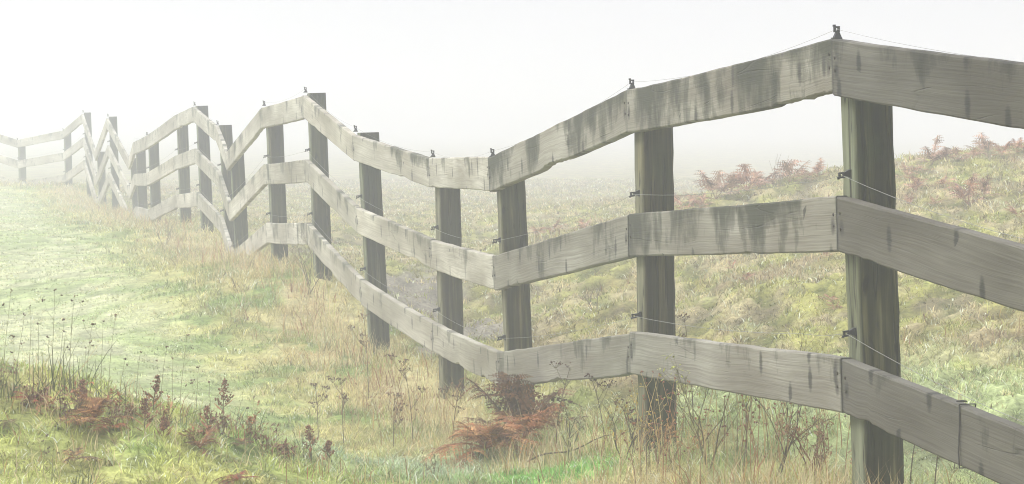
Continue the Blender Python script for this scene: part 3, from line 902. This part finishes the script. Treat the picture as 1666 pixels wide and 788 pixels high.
# --- umbels and shrubs along the fence
for (px, py, hp, ln, lab) in [
    (1128, 708, 190, -.08, 'tall weed with dark brown heads rising above the lowest rail beside the second post'),
    (600, 650, 140, -.06, 'thin brown-headed weed in front of the fifth post'),
    (1215, 770, 185, -.02, 'red-headed weed crossing the middle of the lowest rail of the second bay'),
    (1030, 745, 95, -.2, 'dark weed leaning left at the foot of the second post'),
    (985, 740, 130, -.18, 'dark weed with small round heads left of the second post'),
    (905, 735, 145, .15, 'dark-headed weed over the right end of the brown fern'),
    (735, 735, 110, .12, 'faint brown weed left of the orange fern mound'),
    (672, 735, 150, -.1, 'brown weed with tiny heads below the fourth bay'),
    (640, 740, 100, .02, 'short brown weed below the fourth bay, left of the taller ones'),
    (560, 728, 112, -.06, 'pale brown weed at the edge of the meadow left of the fence'),
    (518, 715, 90, -.05, 'slender weed at the meadow edge, leftmost along the fence foot'),
    (1430, 800, 140, .1, 'weed with brown heads in front of the nearest post'),
    (1480, 800, 130, .14, 'weed with round seeds at the right side of the nearest post'),
    (1520, 810, 120, .1, 'weed with brown heads under the rail right of the nearest post'),
]:
    L = hit(px, py); stalk(L, hpx(L, hp), lab, 'umbel', (ln, 0), (.13, .095, .06), (.10, .045, .035), None, 3, .0024)
for (px, py, hp, lab, c, n, d, lc) in [
    (500, 480, 108, 'thin bare shrub in front of the sixth post', (.16, .13, .09), 4, 3, None),
    (1262, 790, 230, 'dark bare shrub rising from the dry grass left of the nearest post', (.12, .09, .06), 2, 3, None),
    (1010, 760, 135, 'twiggy shrub with yellowing leaves left of the second post', (.10, .085, .06), 3, 3, (.40, .30, .07)),
    (1150, 770, 215, 'leafy yellow-green weed spray in front of the second bay', (.17, .14, .07), 3, 3, (.34, .36, .10)),
    (1075, 770, 110, 'twiggy orange-leaved shrub at the foot of the second post', (.24, .16, .09), 3, 3, (.40, .24, .10)),
    (1330, 800, 130, 'reddish twiggy shrub at the bottom just left of the nearest post', (.2, .09, .05), 4, 3, (.30, .17, .09)),
    (967, 502, 56, 'small bare sapling in the field beyond the third post', (.15, .13, .09), 3, 2, None),
    (930, 760, 120, 'twiggy shrub with pale leaves right of the brown fern', (.13, .11, .07), 2, 3, (.36, .38, .2)),
    (268, 400, 60, 'faint twiggy shrub in the fog by the leftmost dip of the fence', (.2, .16, .1), 4, 3, None),
    (700, 775, 60, 'low pale twiggy shrub before the orange fern mound', (.2, .16, .1), 2, 2, (.4, .36, .2)),
    (1405, 805, 120, 'rust twiggy shrub in front of the nearest post', (.16, .09, .05), 3, 3, (.3, .13, .07)),
]:
    L = hit(px, min(py, 800)); twigs(L, hpx(L, hp), lab, c, n, d, lc)
# messy band of small rusty weeds along the crest of the left bank
for k in range(15):
    px = -10 + 500 * (k + random.uniform(.0, 1)) / 15; py = 640 + 90 * max(px, 0) / 480 + random.uniform(-8, 34)
    L = hit(px, py); twigs(L, random.uniform(.07, .15), 'small messy rust brown weed in the band along the left bank', random.choice([(.2, .12, .07), (.26, .15, .08), (.14, .12, .07)]), random.randint(3, 5), 2, random.choice([(.30, .14, .07), (.36, .2, .1), (.2, .11, .07)]), .45, .0018, 'rusty_weed', 'weed', 'rusty weeds along the left bank')
# reddish dry stems between the second post and the nearest one
for k in range(70):
    px = random.uniform(1030, 1380); L = hit(px, random.uniform(740, 800))
    stalk(L, random.uniform(.15, .42), 'thin rust coloured stalk in the dry grass under the second bay', 'seed', (random.uniform(-.25, .2), 0), random.choice([(.36, .2, .1), (.50, .38, .18), (.52, .42, .22), (.2, .14, .08)]), (.25, .1, .06), 'rust coloured stalks under the second bay', 2, .002)
for k in range(26):
    px = random.uniform(560, 760); L = hit(px, 775 - (760 - px) * .35 - random.uniform(0, 60))
    stalk(L, random.uniform(.12, .3), 'thin straw coloured stalk in the dry grass below the fourth bay', 'seed', (random.uniform(-.2, .2), 0), random.choice([(.32, .2, .1), (.4, .32, .16), (.2, .15, .08)]), (.25, .13, .07), 'straw coloured stalks below the fourth bay', 2, .0018)
# fallen stick in the grass
a = hit(858, 766); b = hit(1000, 742)
pb = PB(); pts = [np.array(a) + (np.array(b) - np.array(a)) * t + np.array([0, 0, .03 + .05 * t + .01 * math.sin(9 * t)]) for t in np.linspace(0, 1, 10)]
o_ = np.array(a); pb.stem([p - o_ for p in pts], .004, .0018, (.09, .07, .05), 5)
s = pb.make('fallen_stick'); s.location = tuple(map(float, o_)); tag(s, 'dark thin fallen stick slanting over the vivid green grass', 'stick')

# --- bracken along the misty ridge
PINK = (.37, .20, .12); PINKB = (.26, .17, .11)
RF = [(1115, 350, 60, 0), (1140, 342, 48, 0), (1165, 325, 75, 1), (1188, 318, 45, 2), (1215, 312, 62, 0), (1235, 306, 46, 0), (1258, 300, 50, 2), (1285, 298, 66, 1), (1310, 292, 42, 0), (1330, 290, 36, 0),
      (900, 378, 30, 0), (950, 375, 34, 0), (875, 384, 26, 0),
      (1475, 292, 40, 0), (1495, 285, 36, 2), (1515, 272, 48, 1), (1540, 262, 40, 0), (1560, 262, 52, 2), (1583, 258, 36, 0), (1605, 255, 56, 1), (1630, 255, 40, 0), (1655, 248, 38, 0),
      (1490, 312, 44, 0), (1535, 305, 40, 0), (1575, 335, 62, 0), (1600, 325, 44, 2), (1480, 335, 30, 0), (1655, 355, 36, 0), (1520, 335, 26, 0), (1690, 300, 44, 0), (1700, 250, 44, 0),
      (1190, 440, 28, 3), (1215, 462, 26, 3), (1352, 492, 34, 3), (1360, 505, 28, 3), (1345, 420, 24, 3)]
for k, (px, py, hp, kind) in enumerate(RF):
    L = hit(px, py)
    c1 = [PINK, PINKB, (.3, .2, .13), (.42, .2, .13)][kind]
    if kind == 3: lab, gr = 'small pinkish patch of dead fern in the open field between the nearest two posts', 'pinkish fern patches in the field'
    elif px < 1000: lab, gr = 'faint rusty fern low on the rise seen above the middle rail beside the third post', 'faint ferns beside the third post'
    elif px < 1400: lab, gr = 'rusty bracken clump on the misty rise left of the nearest post', 'bracken on the rise left of the nearest post'
    elif py > 295: lab, gr = 'rusty bracken clump on the slope below the misty rise right of the nearest post', 'bracken below the rise right of the nearest post'
    else: lab, gr = 'rusty bracken clump on top of the misty rise right of the nearest post', 'bracken on the rise right of the nearest post'
    fern(L, hpx(L, hp) * (random.uniform(.9, 1.25) if kind < 3 else .8), random.randint(6, 8), lab, c1, (.42, .27, .2), (15, 82), .35, gr, False)
for (px, py, hp, lab) in [(1268, 302, 85, 'tall faint bare stems standing out of the bracken left of the nearest post'), (1420 + 190, 262, 60, 'faint bare stems above the bracken right of the nearest post')]:
    L = hit(px, py); twigs(L, hpx(L, hp) * .9, lab, (.25, .22, .18), 4, 1, None, .18, .003, 'tall_weed', 'weed')

# ------------------------------------------------------------------ haze
hz = NT('haze_air'); hz.t.nodes.clear(); out = hz.n('ShaderNodeOutputMaterial')
pv = hz.n('ShaderNodeVolumePrincipled'); pv.inputs['Color'].default_value = (.915, .925, .975, 1); pv.inputs['Density'].default_value = .0152; pv.inputs['Anisotropy'].default_value = .5
hz.link(pv.outputs[0], out.inputs['Volume'])
zlo = float(gz.min()) - 1.0; zhi = 6.0
V = []; Fc = []
box(V, Fc, np.array([0, 320.0, (zlo + zhi) / 2]), np.array([1.0, 0, 0]), np.array([0, 1.0, 0]), np.array([0, 0, 1.0]), 760, 420, (zhi - zlo) / 2)
h_ = new_mesh('haze', np.array(V), Fc, hz.m); tag(h_, 'pale fog filling the air over the meadow', 'fog', None, 'stuff')

# ------------------------------------------------------------------ light and sky
SUN_EL, SUN_AZ = R(48), R(-100)     # azimuth from +Y (ahead), negative = left
w = bpy.data.worlds.new('World'); sc.world = w; w.use_nodes = True
t = w.node_tree; t.nodes.clear()
wo = t.nodes.new('ShaderNodeOutputWorld'); bg = t.nodes.new('ShaderNodeBackground')
sky = t.nodes.new('ShaderNodeTexSky'); sky.sky_type = 'NISHITA'; sky.sun_disc = False; sky.sun_elevation = SUN_EL; sky.sun_rotation = SUN_AZ
sky.dust_density = 6; sky.air_density = 1.0; sky.ozone_density = 1.0
hs = t.nodes.new('ShaderNodeHueSaturation'); hs.inputs['Saturation'].default_value = .12
t.links.new(sky.outputs[0], hs.inputs['Color'])
mx = t.nodes.new('ShaderNodeMix'); mx.data_type = 'RGBA'; mx.inputs[0].default_value = .9; mx.inputs[7].default_value = (8.75, 8.75, 9.25, 1)
t.links.new(hs.outputs[0], mx.inputs[6])
# overcast sky: about three times as bright overhead as at the horizon
tc_ = t.nodes.new('ShaderNodeTexCoord'); sx_ = t.nodes.new('ShaderNodeSeparateXYZ'); t.links.new(tc_.outputs['Generated'], sx_.inputs[0])
mr = t.nodes.new('ShaderNodeMapRange'); mr.inputs[1].default_value = .0; mr.inputs[2].default_value = 1.0; mr.inputs[3].default_value = .72; mr.inputs[4].default_value = 2.3
t.links.new(sx_.outputs[2], mr.inputs[0])
ml = t.nodes.new('ShaderNodeMix'); ml.data_type = 'RGBA'; ml.blend_type = 'MULTIPLY'; ml.inputs[0].default_value = 1.0
t.links.new(mx.outputs[2], ml.inputs[6]); t.links.new(mr.outputs[0], ml.inputs[7]); t.links.new(ml.outputs[2], bg.inputs[0])
bg.inputs[1].default_value = .105; t.links.new(bg.outputs[0], wo.inputs[0])
sl = bpy.data.lights.new('sun', 'SUN'); sl.energy = 3.0; sl.angle = R(24); sl.color = (1, .99, .97)
so = bpy.data.objects.new('sun', sl); COL.objects.link(so)
d = Vector((math.sin(SUN_AZ) * math.cos(SUN_EL), math.cos(SUN_AZ) * math.cos(SUN_EL), math.sin(SUN_EL)))
so.rotation_euler = d.to_track_quat('Z', 'Y').to_euler(); so.location = (0, 0, 20)

# ------------------------------------------------------------------ camera
cam = bpy.data.cameras.new('camera'); co = bpy.data.objects.new('camera', cam); COL.objects.link(co)
co.location = (0, 0, EYE); co.rotation_euler = (R(90) - PITCH, 0, 0)
cam.sensor_width = 36; cam.lens = 36 * F; cam.clip_end = 3000; cam.clip_start = .1
sc.camera = co
sc.view_settings.view_transform = 'Standard'; sc.view_settings.look = 'None'; sc.view_settings.gamma = 1; sc.view_settings.exposure = 0.17
sc.render.engine = 'CYCLES'
cy = sc.cycles
cy.use_denoising = True; cy.max_bounces = 6; cy.diffuse_bounces = 3; cy.volume_bounces = 2; cy.transmission_bounces = 2; cy.glossy_bounces = 2
cy.use_adaptive_sampling = False
cy.denoiser = 'OPENIMAGEDENOISE'; cy.denoising_input_passes = 'RGB_ALBEDO_NORMAL'; cy.denoising_prefilter = 'ACCURATE'
sc.render.filter_size = 1.05; cy.pixel_filter_type = 'BLACKMAN_HARRIS'; cy.filter_width = 1.05
